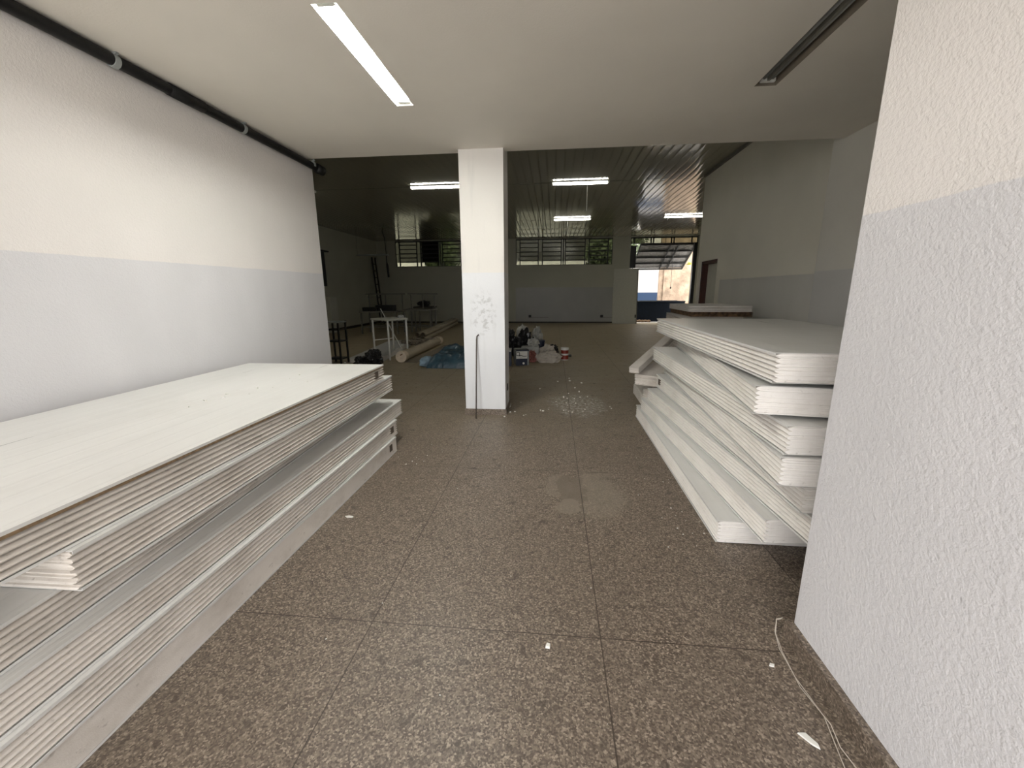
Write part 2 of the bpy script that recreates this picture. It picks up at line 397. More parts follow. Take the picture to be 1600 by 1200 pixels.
# doorway in the hall's right wall: dark red lining, grey leaf
dr = struct('door_1', boxes((3.085, 9.34, 0, 3.27, 9.40, 2.03), (3.085, 8.5, 0, 3.27, 8.545, 2.03), (3.085, 8.5, 1.97, 3.27, 9.4, 2.03)), M['doorred'])
lf = obj('door_leaf', boxes((3.2, 8.545, .01, 3.24, 9.34, 1.97)), M['doorleaf'], dr)
bm = bmesh.new(); tube(bm, [(3.2, 8.62, 1.02), (3.14, 8.62, 1.02), (3.14, 8.74, 1.02)], .011); obj('door_handle', bm, M['greymetal'], lf, smooth=True)

# ------------------------------------------------------------------ yard outside
struct('ground_yard', boxes((-14, YF + .25, -.16, 22, 45, -.02)), M['conc'])
struct('ground_street', boxes((-20, -22, -.16, 20, YB, -.02)), M['conc'])
struct('wall_yard', boxes((3.2, 27, -.02, 8.1, 27.3, 7.0)), M['yard'])
struct('wall_yard_side', boxes((6.0, 24.2, -.02, 13, 24.6, 4.6)), M['stone'])
struct('trim_2', boxes((5.78, 24.3, -.02, 6.0, 24.5, 4.6)), M['stone'])
struct('wall_neighbour', boxes((-14, 25, 3.15, 3.2, 25.3, 6.5)), M['slate'])
struct('wall_neighbour_base', boxes((-14, 25.02, -.02, 3.2, 25.28, 3.15)), M['yard'])
def tree(x, y, h, r, label, seed):
    rnd = random.Random(seed)
    t = thing('tree', label, 'tree', (x, y, -.02), 0, 'trees in the yard')
    b = bmesh.new(); tube(b, [(0, 0, 0), (.05, .02, h * .35), (-.03, .05, h * .7)], [.13, .1, .06], 10); obj('trunk', b, M['bark'], t, smooth=True)
    b = bmesh.new()
    for i in range(1500):
        v = Vector((rnd.gauss(0, 1), rnd.gauss(0, 1), rnd.gauss(0, 1))).normalized() * (rnd.random() ** .4)
        c = Vector((v.x * r, v.y * r, h * .75 + v.z * h * .33)); s = .09 + rnd.random() * .09
        a = Vector((rnd.gauss(0, 1), rnd.gauss(0, 1), rnd.gauss(0, 1))).normalized(); q = a.orthogonal().normalized()
        b.faces.new([b.verts.new(c + a * s), b.verts.new(c + q * s * .5), b.verts.new(c - a * s), b.verts.new(c - q * s * .5)])
    obj('crown', b, M['leaf'], t)
tree(2.5, 23.2, 4.2, .9, 'leafy green tree outside, behind the far window beside the gate', 1)
tree(-6.2, 23.6, 4.2, 1.0, 'leafy green tree outside, behind the far window left of the pillar', 2)
tree(4.2, 24.8, 6.4, 1.0, 'leafy green tree in the yard above the white and blue wall', 3)

for i in range(3):
    b = bmesh.new(); rnd = random.Random(90 + i)
    for k in range(260):
        v = Vector((rnd.uniform(-.34, .34), rnd.uniform(-.3, .3), abs(rnd.gauss(.28, .2)) % .72)); a = Vector((rnd.gauss(0, 1), rnd.gauss(0, 1), rnd.gauss(0, 1))).normalized(); q = a.orthogonal().normalized(); w = .05 + rnd.random() * .06
        b.faces.new([b.verts.new(v + a * w), b.verts.new(v + q * w * .5), b.verts.new(v - a * w), b.verts.new(v - q * w * .5)])
    tag(obj('shrub', b, M['leaf'], loc=(3.6 + .9 * i, 23.6, .1)), 'low green shrub in the row growing behind the navy skip', 'shrub', 'low shrubs behind the navy skip')
# navy skip outside the gate
sk = thing('skip_container', 'dark navy metal skip standing in the yard just outside the open gate', 'skip', (5.1, 21.4, -.02))
def trap(b, x0, x1, x0b, x1b, y0, y1, z0, z1):
    vs = [b.verts.new(c) for c in ((x0b, y0, z0), (x1b, y0, z0), (x1b, y1, z0), (x0b, y1, z0), (x0, y0, z1), (x1, y0, z1), (x1, y1, z1), (x0, y1, z1))]
    for f in ((3, 2, 1, 0), (4, 5, 6, 7), (0, 1, 5, 4), (1, 2, 6, 5), (2, 3, 7, 6), (3, 0, 4, 7)): b.faces.new([vs[i] for i in f])
b = bmesh.new(); trap(b, -1.5, 1.1, -1.35, 1.45, -.6, .75, .0, .96)
obj('skip_body', b, M['skipnavy'], sk, bevel=.02)
b = bmesh.new(); bar(b, (-1.52, -.62, .95), (1.12, -.62, .95), .05); obj('rim', b, M['skipnavy'], sk)
b = bmesh.new(); bar(b, (-1.52, .77, .95), (1.12, .77, .95), .05); obj('rim', b, M['skipnavy'], sk)
b = bmesh.new(); tube(b, [(.74 + .15 * math.cos(a), -.64, .3 + .17 * math.sin(a)) for a in [i * PI / 10 - .1 for i in range(11)]], .028, 8); obj('lifting_hoop', b, M['rust'], sk, smooth=True)
b = bmesh.new()
for i in range(5): blob(b, (3.95 + i * .14, 20.45 + .05 * (i % 2), .03), (.1, .08, .06), 40 + i, .4, 3, 2, -.02)
tag(obj('leaf_litter', b, M['rough_brown']), 'small heap of brown rubbish on the ground before the navy skip', 'litter', kind='stuff')
b = bmesh.new()
for i in range(7):
    a = i * .9; c = Vector((6.32, 20.6, 2.62)); d = Vector((-math.cos(a * .5) * .28, -.05 * i, .16 * math.sin(a) - .03 * i))
    s = d.normalized().cross(Vector((0, 1, 0))).normalized() * .035
    b.faces.new([b.verts.new(c), b.verts.new(c + d * .5 + s), b.verts.new(c + d), b.verts.new(c + d * .5 - s)])
tube(b, [(6.32, 20.6, -.02), (6.32, 20.6, 2.64)], .015, 6)
tag(obj('potted_palm', b, M['yellow']), 'slender yellow green plant outside at the right edge of the gate', 'plant')

# overhead gate, swung up and out
gt = thing('overhead_gate', 'dark steel overhead gate swung up above the bright doorway', 'gate', (0, 0, 0))
A0, A1 = Vector((3.80, 19.75, 3.43)), Vector((6.17, 19.75, 3.43)); DV = Vector((0, 1.85, -.96))
def gp(u, v): return A0.lerp(A1, u) + DV * v
b = bmesh.new()
for v in (0, .25, .5, .75, 1.0): bar(b, gp(0, v), gp(1, v), .07)
for u in (0, .55, .70, 1.0): bar(b, gp(u, 0), gp(u, 1), .05)
obj('gate_frame', b, M['blackmetal'], gt)
b = bmesh.new()
for u0, u1 in ((.02, .53), (.57, .68), (.72, .98)): bar(b, gp(u0, .02), gp(u1, .23), .02); bar(b, gp(u0, .23), gp(u1, .02), .02)
obj('cross_brace', b, M['greymetal'], gt)
b = bmesh.new(); o4 = Vector((0, .02, .05))
b.faces.new([b.verts.new(q + o4) for q in (gp(0, 0), gp(1, 0), gp(1, 1), gp(0, 1))])
r = bmesh.ops.extrude_face_region(b, geom=b.faces[:])
for e in r['geom']:
    if isinstance(e, bmesh.types.BMVert): e.co += Vector((0, .004, .01))
obj('infill_sheet', b, M['sheet'], gt)
obj('counterweight_box', boxes((3.36, 19.62, 2.43, 3.60, 19.78, 3.38)), M['blackmetal'], gt)
obj('gate_post', boxes((6.06, 19.62, 0, 6.2, 19.78, 3.46)), M['blackmetal'], gt)
b = bmesh.new(); tube(b, [(5.28, 19.95, 3.30), (5.27, 19.95, 1.6)], .008, 6); lathe(b, [(.01, 0), (.03, .02), (.03, .07), (.01, .09)], 10, (5.27, 19.95, 1.52)); obj('pull_cord_or_streak', b, M['blackmetal'], gt)

# white panel leaf leaning beside the gate
wl = thing('door_panel', 'tall pale grey door panel standing against the far wall left of the gate', 'panel', (3.17, 19.2, 0), math.radians(-2))
b = boxes((-.53, 0, 0, .53, .06, 2.40)); o = obj('panel_face', b, M['doorleaf'], wl, bevel=.005); o.rotation_euler = (math.radians(-6), 0, 0)
o2 = obj('edge_trim', boxes((.50, -.008, 0, .538, .068, 2.40)), M['greymetal'], wl); o2.rotation_euler = (math.radians(-6), 0, 0)
o3 = obj('latch', boxes((.44, -.03, .26, .49, -.001, .40)), M['blackmetal'], wl); o3.rotation_euler = (math.radians(-6), 0, 0)

# ------------------------------------------------------------------ lights of the room
def recessed(name, label, x0, x1, y0, y1, mt, tubes):
    w, L = x1 - x0, y1 - y0
    t = thing(name, label, 'ceiling light', ((x0 + x1) / 2, (y0 + y1) / 2, CZ), 0, 'luminaires sunk in the plaster ceiling')
    h = .085; k = .004; W, Q = w / 2, L / 2
    b = bmesh.new()
    box(b, -W, -Q, h, W, Q, h + k); box(b, -W, -Q, 0, -W + k, Q, h); box(b, W - k, -Q, 0, W, Q, h); box(b, -W, -Q, 0, W, -Q + k, h); box(b, -W, Q - k, 0, W, Q, h)
    obj('housing', b, M['white'] if tubes else M['card'], t)
    for sx in (-.03, .03):
        b = bmesh.new(); tube(b, [(sx, -Q + .05, .035), (sx, Q - .05, .035)], .013, 12); obj('lamp_tube', b, mt, t, smooth=True)
    for sy in (-1, 1):
        obj('lamp_holder', boxes((-.05, sy * (Q - .035) - .012, .01, .05, sy * (Q - .035) + .012, h)), M['white'], t)
    return t
recessed('recessed_luminaire', 'lit twin tube luminaire sunk in the low plaster ceiling', LX0, LX1, LY0, LY1, M['tube_on'], True)
u = recessed('recessed_luminaire', 'unlit twin tube luminaire sunk in the low ceiling above the right stack', UX0, UX1, UY0, UY1, M['boxside'], False)
obj('reflector', boxes((-.009, -.58, .012, .009, .58, .085)), M['greymetal'], u)
def batten(x0, y, label, cord_or_streak=None, mt='tube_hall', z=HZ):
    t = thing('batten_light', label, 'ceiling light', (x0, y, z), 0, 'batten lights under the hall ceiling')
    obj('batten', boxes((0, -.075, -.018, 1.22, .075, 0)), M['white'], t, bevel=.004)
    for sy in (-.03, .03):
        b = bmesh.new(); tube(b, [(.03, sy, -.036), (1.19, sy, -.036)], .016, 12); obj('lamp_tube', b, M[mt], t, smooth=True)
    for x in (.012, 1.208): obj('lamp_holder', boxes((x - .012, -.06, -.055, x + .012, .06, -.018)), M['white'], t)
    if cord_or_streak:
        b = bmesh.new(); tube(b, [(cord_or_streak[0], -.085, -.03), (cord_or_streak[0], -.09, -cord_or_streak[1])], .006, 6); obj('pull_cord_or_streak', b, M['white'], t)  # white strand modelled for the lamp's streaked reflection in the ceiling grooves
    return t
batten(-.08, 9.82, 'lit batten light right of the pillar, the nearer of two above one another', (.76, .62))
batten(-.05, 14.52, 'lit batten light right of the pillar, the farther and smaller of two', (.46, .5))
batten(3.44, 14.45, 'lit batten light in front of the windows over the gate', (.1, .15))
batten(-3.24, 9.78, 'lit batten light whose end is hidden behind the pillar')
batten(-6.76, 9.84, 'lit batten light with only its tip showing past the left wall')

# black pipe along the left wall
bp = thing('drain_pipe', 'black pipe clipped along the corner of left wall and ceiling', 'pipe', (XL + .05, 0, CZ - .045))
b = bmesh.new(); tube(b, [(0, YB + .05, 0), (0, 1.2, .0), (0, 3.0, .004), (0, 4.96, -.012), (.012, 5.02, -.02)], .036, 16); obj('pipe_run', b, M['blackpipe'], bp, smooth=True)
b = bmesh.new(); tube(b, [(.006, 4.99, -.016), (.035, 5.08, -.034)], .052, 16); obj('elbow', b, M['blackpipe'], bp, smooth=True)
b = bmesh.new(); tube(b, [(0, 3.1, .004), (0, 3.4, .002)], .041, 16); obj('coupling', b, M['blackpipe'], bp, smooth=True)
for y in (2.72, 3.83, 4.92):
    b = bmesh.new(); tube(b, [(0, y - .018, 0), (0, y + .018, 0)], .04, 16); bar(b, (.01, y, .03), (.035, y, .05), .02); obj('clip', b, M['boxside'], bp)

# ------------------------------------------------------------------ sandwich panels
TH = .1375
def panel(label, group, near, far, side, W=1.2, core='foam', pockets=(), glue=False, flat=False, T=TH, skins=True, name='sandwich_panel', cat='panel', seed=0, ragged=.004):
    near, far = Vector(near), Vector(far)
    if side > 0: o, d = near, (far - near)              # body lies to the right of the visible edge
    else: o, d = far, (near - far)
    L = d.length; y = d.normalized(); x = y.cross(Vector((0, 0, 1))).normalized(); z = x.cross(y)
    m = Matrix((x, y, z)).transposed().to_4x4(); m.translation = o - z * T
    t = thing(name, label, cat, (0, 0, 0), 0, group); t.matrix_world = m
    rnd = random.Random(seed); b = bmesh.new(); K = 6; n = K * 8; ny = 40; s0 = .003 if skins else 0
    rows = []
    for j in range(ny + 1):
        yy = L * j / ny; row = []
        for i in range(n + 1):
            q = i / n; zz = s0 + (T - 2 * s0) * q
            a = 0 if flat else .021 * (1 - abs(math.sin(q * PI * K)) ** .7) + (.0035 if flat else .0008) * noise.noise(Vector((q * 8, yy * 5, seed * 5.3)))
            e = 0
            if j in (0, ny): e = ragged * noise.noise(Vector((q * 22, seed, j))) * (1 if j else -1)
            row.append((b.verts.new((.003 + a, yy + e, zz)), b.verts.new((W - .003 - a, yy + e, zz))))
        rows.append(row)
    for A, B in zip(rows, rows[1:]):
        for i in range(n):
            b.faces.new((A[i][0], A[i + 1][0], B[i + 1][0], B[i][0])); b.faces.new((A[i][1], B[i][1], B[i + 1][1], A[i + 1][1]))
        b.faces.new((A[0][0], B[0][0], B[0][1], A[0][1])); b.faces.new((A[n][0], A[n][1], B[n][1], B[n][0]))
    for R in (rows[0], rows[-1]):
        for i in range(n): b.faces.new((R[i][0], R[i][1], R[i + 1][1], R[i + 1][0]))
    obj('foam_core', b, M[core], t)
    if skins:
        for nm, z0, lz0, lz1 in (('top_sheet', T - .002, T - .011, T), ('bottom_sheet', 0, 0, .009)):
            b = bmesh.new(); box(b, 0, .002, z0, W, L - .002, z0 + .002)
            box(b, -.0012, .002, lz0, .0004, L - .002, lz1); box(b, W - .0004, .002, lz0, W + .0012, L - .002, lz1)
            obj(nm, b, M['skin'], t)
    if glue: obj('brown_edge_line', boxes((-.002, .004, T - .021, .012, L - .004, T - .0112)), M['glue'], t)  # thin brown strip along the edge, just under the top sheet
    for (py, pz) in pockets: obj('pocket_shade_plate', boxes((-.0005, py - .028, pz - .03, .012, py + .028, pz + .03)), M['pocket'], t)  # dark plate on the edge, coloured as the shade inside a pocket
    return t
GL, GR = 'panels stacked along the left wall', 'panels stacked in the right bay'
def ext(far, near, y0, z):                                   # carry a panel edge on to y0
    k = (y0 - far[1]) / (near[1] - far[1]); return (far[0] + (near[0] - far[0]) * k, y0, z), (far[0], far[1], z)
Z = .1390
def LP(label, far, near, y0, lev, **k):
    a, f = ext(far, near, y0, lev * Z); return panel(label, GL, a, f, -1, core='foam_d', seed=lev, **k)
LP('lowest sandwich panel of the left stack, resting on the floor, with a smooth grey edge', (-1.437, 3.53), (-1.459, .77), .35, 1, flat=True, W=1.22, pockets=[(.13, .075)])
LP('second sandwich panel from the floor in the left stack', (-1.457, 3.623), (-1.442, .725), .38, 2, pockets=[(.12, .072)])
LP('third sandwich panel from the floor in the left stack, its far end sticking out furthest', (-1.481, 3.834), (-1.46, .766), .55, 3)
LP('sandwich panel set furthest back in the left stack, under the short cut one', (-1.68, 3.52), (-1.51, .82), .3, 4, W=1.1)
LP('short sandwich panel below the top one on the left, its white cut end showing', (-1.486, 3.647), (-1.43, .951), .97, 5, ragged=.012)
LP('topmost sandwich panel of the left stack, with a brown line under its sheet', (-1.472, 3.445), (-1.449, .847), .28, 6, glue=True, W=1.25, pockets=[(.15, .07)])
PR = [('lowest sandwich panel of the right stack, resting on the terrazzo floor', (.970, 2.285), (.985, 4.83), .140, .140, 11, {}),
      ('second sandwich panel from the floor in the right stack', (1.115, 2.07), (.99, 4.61), .2835, .2835, 12, {}),
      ('third panel from the floor in the right stack, running on behind the wall corner', (1.205, 1.72), (1.022, 4.47), .4265, .4265, 13, {}),
      ('fourth panel from the floor on the right, with a dark pocket plate at its far end', (1.155, 1.875), (1.122, 4.54), .570, .570, 14, dict(pockets=[(2.55, .07)], ragged=.016)),
      ('fifth panel from the floor in the right stack, lying askew', (1.03, 1.86), (1.21, 4.60), .7145, .7135, 15, {}),
      ('third panel from the top of the right stack, straight below the askew one', (1.045, 1.87), (1.08, 4.59), .859, .857, 16, {}),
      ('panel twisted away beneath the topmost one of the right stack', (.95, 2.0), (1.32, 4.60), 1.012, 1.005, 17, {}),
      ('topmost panel of the right stack, glossy and reflecting the gate', (.985, 1.93), (1.10, 4.60), 1.176, 1.160, 18, dict(ragged=.008))]
for lb, a, f, za, zf, sd, kw in PR:
    panel(lb, GR, (a[0], a[1], za), (f[0], f[1], zf), 1, seed=sd, **kw)
# offcuts behind the right stack
GO = 'offcuts heaped behind the right stack'
def off(label, a, f, z, W, T=.135, mt='foam_d', sd=30, z2=None):
    return panel(label, GO, (a[0], a[1], z), (f[0], f[1], z2 or z), 1, W=W, core=mt, T=T, skins=False, name='foam_offcut', cat='offcut', seed=sd, ragged=.02)
off('foam offcut lying on the floor past the far end of the right stack', (1.14, 5.2), (1.16, 5.98), .136, .9, sd=31)
off('slanting foam offcut on the block that lies on the floor', (1.11, 5.12), (1.75, 5.8), .275, .4, sd=32)
off('foam offcut second from the top in the slanting heap', (.98, 5.02), (1.62, 6.0), .47, .3, T=.13, sd=33, z2=.62)
off('long thin foam offcut pointing out to the left from behind the right stack', (.90, 4.98), (1.76, 6.38), .565, .13, T=.075, sd=34, z2=.90)
for i in range(7):
    off('foam offcut low in the square pile by the right wall', (1.82 + .03 * (i % 2), 6.02), (1.86, 7.2), .152 * (i + 1), .78, T=.148, sd=40 + i)
off('white foam slab below the torn brown layer by the right wall', (1.78, 6.0), (1.86, 7.2), 1.092, .78, T=.026, mt='foam', sd=50)
off('torn brown board layer between two white slabs by the right wall', (1.87, 6.01), (1.92, 7.2), 1.157, .82, T=.063, mt='rough_brown', sd=51)
off('white foam slab on top of the pile by the right wall', (1.84, 6.0), (1.90, 7.2), 1.238, .83, T=.079, mt='foam', sd=52)

# ------------------------------------------------------------------ foreground odds and ends
b = bmesh.new(); tube(b, [(-.876, 4.556, .005), (-.877, 4.64, .5), (-.88, 4.722, .91), (-.875, 4.724, .945), (-.855, 4.725, .965)], .0075, 8)
tag(obj('steel_rod', b, M['rust'], smooth=True), 'thin steel rod with bent tip leaning on the pillar', 'rod')
obj('socket_plate', boxes((-.5535, 4.92, .26, -.546, 4.99, .34)), M['black'], None); tag(bpy.data.objects['socket_plate'], 'small black socket low on the right face of the pillar', 'socket')
b = bmesh.new()
tube(b, [(1.0, 1.635, .06), (.985, 1.64, .05), (.962, 1.60, .025), (.948, 1.53, .006), (.940, 1.40, .006), (.955, 1.25, .006), (.925, 1.12, .006), (.90, 1.0, .006), (.91, .85, .006)], .0017, 6)
tube(b, [(1.0, 1.625, .075), (.98, 1.632, .062), (.957, 1.585, .03), (.953, 1.52, .005), (.936, 1.36, .005), (.957, 1.22, .011), (.945, 1.15, .005), (.965, 1.02, .005), (.96, .86, .005)], .0017, 6)
tag(obj('electric_wire', b, M['copper'], smooth=True), 'two loose pale wires curling along the foot of the right wall', 'wire')
def chip(x, y, pts, h, label, rz=0, mat='white', tilt=0.0):
    b = bmesh.new(); lo = [b.verts.new((p[0], p[1], 0)) for p in pts]; hi = [b.verts.new((p[0] * .93, p[1] * .93, h + tilt * (p[0] - p[1]))) for p in pts]; k = len(pts)
    b.faces.new(lo[::-1]); b.faces.new(hi)
    for i in range(k): b.faces.new((lo[i], lo[(i + 1) % k], hi[(i + 1) % k], hi[i]))
    o = obj('plaster_chip', b, M[mat], loc=(x, y, .0005)); o.rotation_euler = (0, 0, rz); tag(o, label, 'chip', 'white chips on the floor')
chip(.855, 1.165, [(-.022, .022), (.004, .024), (.026, -.012), (.024, -.026), (.004, -.012)], .006, 'largest white chip on the floor, near the loose wires')
chip(-1.325, 2.364, [(-.028, .004), (0, .012), (.03, .006), (.026, -.006), (-.01, -.008)], .006, 'thin white sliver on the floor beside the left stack')
chip(-.002, 1.457, [(-.01, -.008), (.008, -.01), (.011, .006), (-.004, .011)], .012, 'small white chip just below the crossing floor joint')
chip(.88, 1.45, [(-.012, -.004), (.006, -.008), (.012, .004), (-.004, .008)], .005, 'small white chip near the corner of the right wall')
def crumbs(label, spots, mat='white'):
    b = bmesh.new(); rnd = random.Random(5)
    for cx, cy, z, sx, sy, n, s in spots:
        for i in range(n):
            x, y = cx + rnd.gauss(0, sx), cy + rnd.gauss(0, sy); q = s * (.4 + rnd.random()); m = Matrix.Translation((x, y, z)) @ Matrix.Rotation(rnd.random() * 3, 4, 'Z')
            box(b, -q, -q * .7, 0, q, q * .7, q * .9, m)
    tag(obj('foam_crumbs', b, M[mat]), label, 'crumbs', kind='stuff')
crumbs('white foam crumbs scattered over the terrazzo floor', [(.8, 2.5, 0, .1, .25, 22, .003), (.55, 3.2, 0, .3, .8, 14, .0025), (.34, 5.3, 0, .16, .25, 26, .007), (-.35, 5.0, 0, .25, .3, 12, .008), (-.1, 2.3, 0, .8, .8, 16, .0025), (-1.15, 3.4, 0, .1, .25, 12, .004), (.25, 6.5, 0, .4, .5, 8, .01), (-.6, 1.2, 0, .5, .3, 10, .002)])
crumbs('white foam crumbs lying on the topmost panel of the left stack', [(-2.0, 2.3, 6 * Z + .0005, .02, .12, 4, .007), (-1.95, 2.7, 6 * Z + .0005, .15, .35, 10, .004)])

# ------------------------------------------------------------------ hall, left side
rk = thing('metal_rack', 'black metal rack standing just past the end of the left wall', 'rack', (-4.5, 8.25, 0), math.radians(-6))
for sx in (-.15, .15):
    for sy in (-.13, .13):
        b = bmesh.new(); bar(b, (sx, sy, 0), (sx, sy, .84), .03); obj('leg', b, M['blackmetal'], rk)
for z in (.10, .46, .70):
    b = bmesh.new()
    for sy in (-.13, .13): bar(b, (-.15, sy, z), (.15, sy, z), .022)
    for sx in (-.15, .15): bar(b, (sx, -.13, z), (sx, .13, z), .022)
    if z < .5: box(b, -.15, -.13, z + .008, .15, .13, z + .016)
    obj('shelf', b, M['blackmetal'], rk)
obj('top_board', boxes((-.17, -.15, .84, .17, .15, .865)), M['boxside'], rk)

panel('white panel lying flat on the hall floor under the pale table', 'panels lying in the hall', (-4.24, 8.22, .11), (-4.62, 11.4, .11), 1, W=.66, core='foam', T=.11, seed=60)
tb = thing('work_table', 'small pale table with slim white legs, one foot by the capped pipe', 'table', (0, 0, 0))
C = [Vector((-3.52, 8.62)), Vector((-3.27, 9.05)), Vector((-4.0, 8.95)), Vector((-3.72, 9.38))]
for i, c in enumerate(C):
    zb = .111 if i == 2 else (.111 if i == 3 else 0)
    b = bmesh.new(); tube(b, [(c.x, c.y, zb), (c.x, c.y, .85)], .021, 12); obj('leg', b, M['white'], tb, smooth=True)
b = bmesh.new(); ce = (C[1] + C[2]) / 2
vs = []
for z in (.85, .885):
    for i in (0, 1, 3, 2): q = ce + (C[i] - ce) * 1.12; vs.append(b.verts.new((q.x, q.y, z)))
for f in ((3, 2, 1, 0), (4, 5, 6, 7), (0, 1, 5, 4), (1, 2, 6, 5), (2, 3, 7, 6), (3, 0, 4, 7)): b.faces.new([vs[i] for i in f])
obj('table_top', b, M['doorleaf'], tb)
b = bmesh.new(); bar(b, (C[2].x, C[2].y, .4), (C[3].x, C[3].y, .4), .02); obj('stretcher', b, M['white'], tb)
b = bmesh.new(); blob(b, (-3.38, 9.05, .91), (.07, .05, .04), 71, .3, 3, 3, .886); tag(obj('crumpled_paper', b, M['whitebag']), 'crumpled pale paper on the small pale table', 'paper')
b = bmesh.new(); tube(b, [(-4.12, 9.72, 1.06), (-3.58, 9.62, .02)], .011, 8); tag(obj('broom_stick', b, M['white'], smooth=True), 'thin white stick leaning behind the small pale table', 'stick')
for x, y, r, s, lb in ((-3.62, 8.02, (.17, .15, .17), 1, 'lumpy black bag on the hall floor behind the left stack, the taller one'), (-3.88, 8.0, (.13, .1, .1), 2, 'low black bag on the hall floor behind the left stack')):
    b = bmesh.new(); blob(b, (x, y, r[2] * .85), r, s, .35, 2.6); tag(obj('bin_bag', b, M['bag']), lb, 'bag', 'black bags behind the left stack')
b = bmesh.new()
for i in range(9):
    rnd = random.Random(i); bar(b, (-3.95 + rnd.random() * .7, 10.3 + rnd.random() * .9, .13 + rnd.random() * .08), (-3.9 + rnd.random() * .8, 10.4 + rnd.random() * .9, .13 + rnd.random() * .1), .03)
for i in range(5): blob(b, (-3.95 + .16 * i, 10.7 + .1 * (i % 2), .13), (.09, .08, .07), 80 + i, .4, 3, 3, .0)
tag(obj('scrap_heap', b, M['card']), 'heap of small scrap on the floor behind the table legs', 'scrap', kind='stuff')

# large capped pipe and the bundle of thin ones
A, B = Vector((-3.17, 8.36, .118)), Vector((-3.205, 11.4, .118))
pp = thing('drain_pipe', 'thick cream plastic pipe with a capped end lying on the hall floor', 'pipe', (0, 0, 0))
b = bmesh.new(); tube(b, [A, B], .106, 32); obj('pipe_body', b, M['cream'], pp, smooth=False)
d = (B - A).normalized()
b = bmesh.new(); tube(b, [A - d * .02, A + d * .15], .117, 32); obj('end_cap', b, M['cream_cap'], pp)
b = bmesh.new(); tube(b, [B - d * .14, B + d * .05], .117, 32); obj('collar', b, M['cream_cap'], pp)
b = bmesh.new(); m = Matrix.Translation(A - d * .021 + Vector((.01, 0, .05))) @ Matrix.Rotation(-.5, 4, 'Y'); box(b, -.03, -.002, -.012, .03, .002, .012, m); obj('cap_slot', b, M['rough_brown'], pp)
for i, (x, z, lb) in enumerate(((-3.98, .068, 'lower left thin cream pipe of the bundle on the hall floor'), (-3.83, .068, 'lower right thin cream pipe of the bundle on the hall floor'), (-3.99, .208, 'upper left thin cream pipe of the bundle on the hall floor'), (-3.845, .206, 'upper right thin cream pipe of the bundle on the hall floor'))):
    b = bmesh.new(); a, c = Vector((x, 11.9 + .12 * (i % 2), z)), Vector((x - .55, 18.7, z))
    tube(b, [a, c], .066, 20, False); tube(b, [a, c], .058, 20, False)
    tag(obj('plastic_pipe', b, M['cream']), lb, 'pipe', 'thin cream pipes on the hall floor')
b = bmesh.new(); box(b, -.14, -1.45, 0, .14, 1.45, .012); o = obj('cardboard_sheet', b, M['card'], loc=(-2.90, 9.75, .002)); o.rotation_euler = (0, 0, math.radians(-2)); tag(o, 'long strip of grey board on the floor beside the capped pipe', 'board')

# blue tarpaulin bundle
tp = thing('tarpaulin', 'folded blue tarpaulin bundle on the hall floor left of the pillar', 'tarpaulin', (-1.95, 8.25, 0))
b = bmesh.new(); nx, ny = 60, 44; g = []
for j in range(ny + 1):
    row = []
    for i in range(nx + 1):
        u, v = i / nx, j / ny; x = -.50 + 1.25 * u; y = -.52 + 1.2 * v
        e = min(1, min(u, 1 - u) * 6.5) * min(1, min(v * 6, (1 - v) * 6)); e = e ** .38
        z = e * (.22 + .13 * v + .045 * noise.noise(Vector((u * 4, v * 3, 3))) + .04 * noise.noise(Vector((u * 11, v * 9, 1))))
        row.append(b.verts.new((x, y, max(0, z) + .004)))
    g.append(row)
for j in range(ny):
    for i in range(nx): b.faces.new((g[j][i], g[j][i + 1], g[j + 1][i + 1], g[j + 1][i]))
edge = [g[0][i] for i in range(nx + 1)] + [g[j][nx] for j in range(1, ny + 1)] + [g[ny][i] for i in range(nx - 1, -1, -1)] + [g[j][0] for j in range(ny - 1, 0, -1)]
lo = [b.verts.new((v.co.x, v.co.y, 0)) for v in edge]
for i in range(len(edge)): k = (i + 1) % len(edge); b.faces.new((edge[i], lo[i], lo[k], edge[k]))
b.faces.new(lo)
obj('folded_sheet', b, M['tarp'], tp, smooth=True)
b = bmesh.new(); blob(b, (-.57, -.28, .095), (.1, .28, .1), 5, .15, 3, 4, .004, .3); obj('rolled_end', b, M['lblue'], tp, smooth=True)
b = bmesh.new(); blob(b, (-2.36, 9.0, .09), (.06, .05, .09), 6, .4, 3, 3); tag(obj('plastic_bottle', b, M['white']), 'small white plastic scrap beside the blue tarpaulin', 'scrap')
b = bmesh.new(); blob(b, (-1.72, 9.5, .14), (.3, .2, .2), 8, .35, 3); tag(obj('bin_bag', b, M['bag']), 'dark bag behind the blue tarpaulin', 'bag')

# metal work benches at the back
def bench(x, y, w, label, zt, seed):
    t = thing('work_bench', label, 'bench', (x, y, 0), 0, 'metal benches at the back of the hall')
    dp = .7
    for sx in (0, w):
        for sy in (0, dp): b = bmesh.new(); bar(b, (sx, sy, 0), (sx, sy, zt), .045); obj('leg', b, M['greymetal'], t)
    obj('bench_top', boxes((-.05, -.05, zt - .05, w + .05, dp + .05, zt)), M['greymetal'], t)
    for sx in (.02, w * .5, w - .02): b = bmesh.new(); bar(b, (sx, dp, zt), (sx, dp, 1.38), .03); obj('upright', b, M['greymetal'], t)
    b = bmesh.new(); bar(b, (-.1, dp, 1.38), (w + .1, dp, 1.38), .045); obj('top_rail', b, M['greymetal'], t)
    for sy in (0, dp): b = bmesh.new(); bar(b, (0, sy, .25), (w, sy, .25), .03); obj('stretcher', b, M['greymetal'], t)
bench(-6.75, 14.2, 1.3, 'metal bench with a raised rail nearer the left hall wall', .80, 1)
bench(-5.2, 14.3, .92, 'metal bench with a raised rail next to the bundle of pipes', .86, 2)
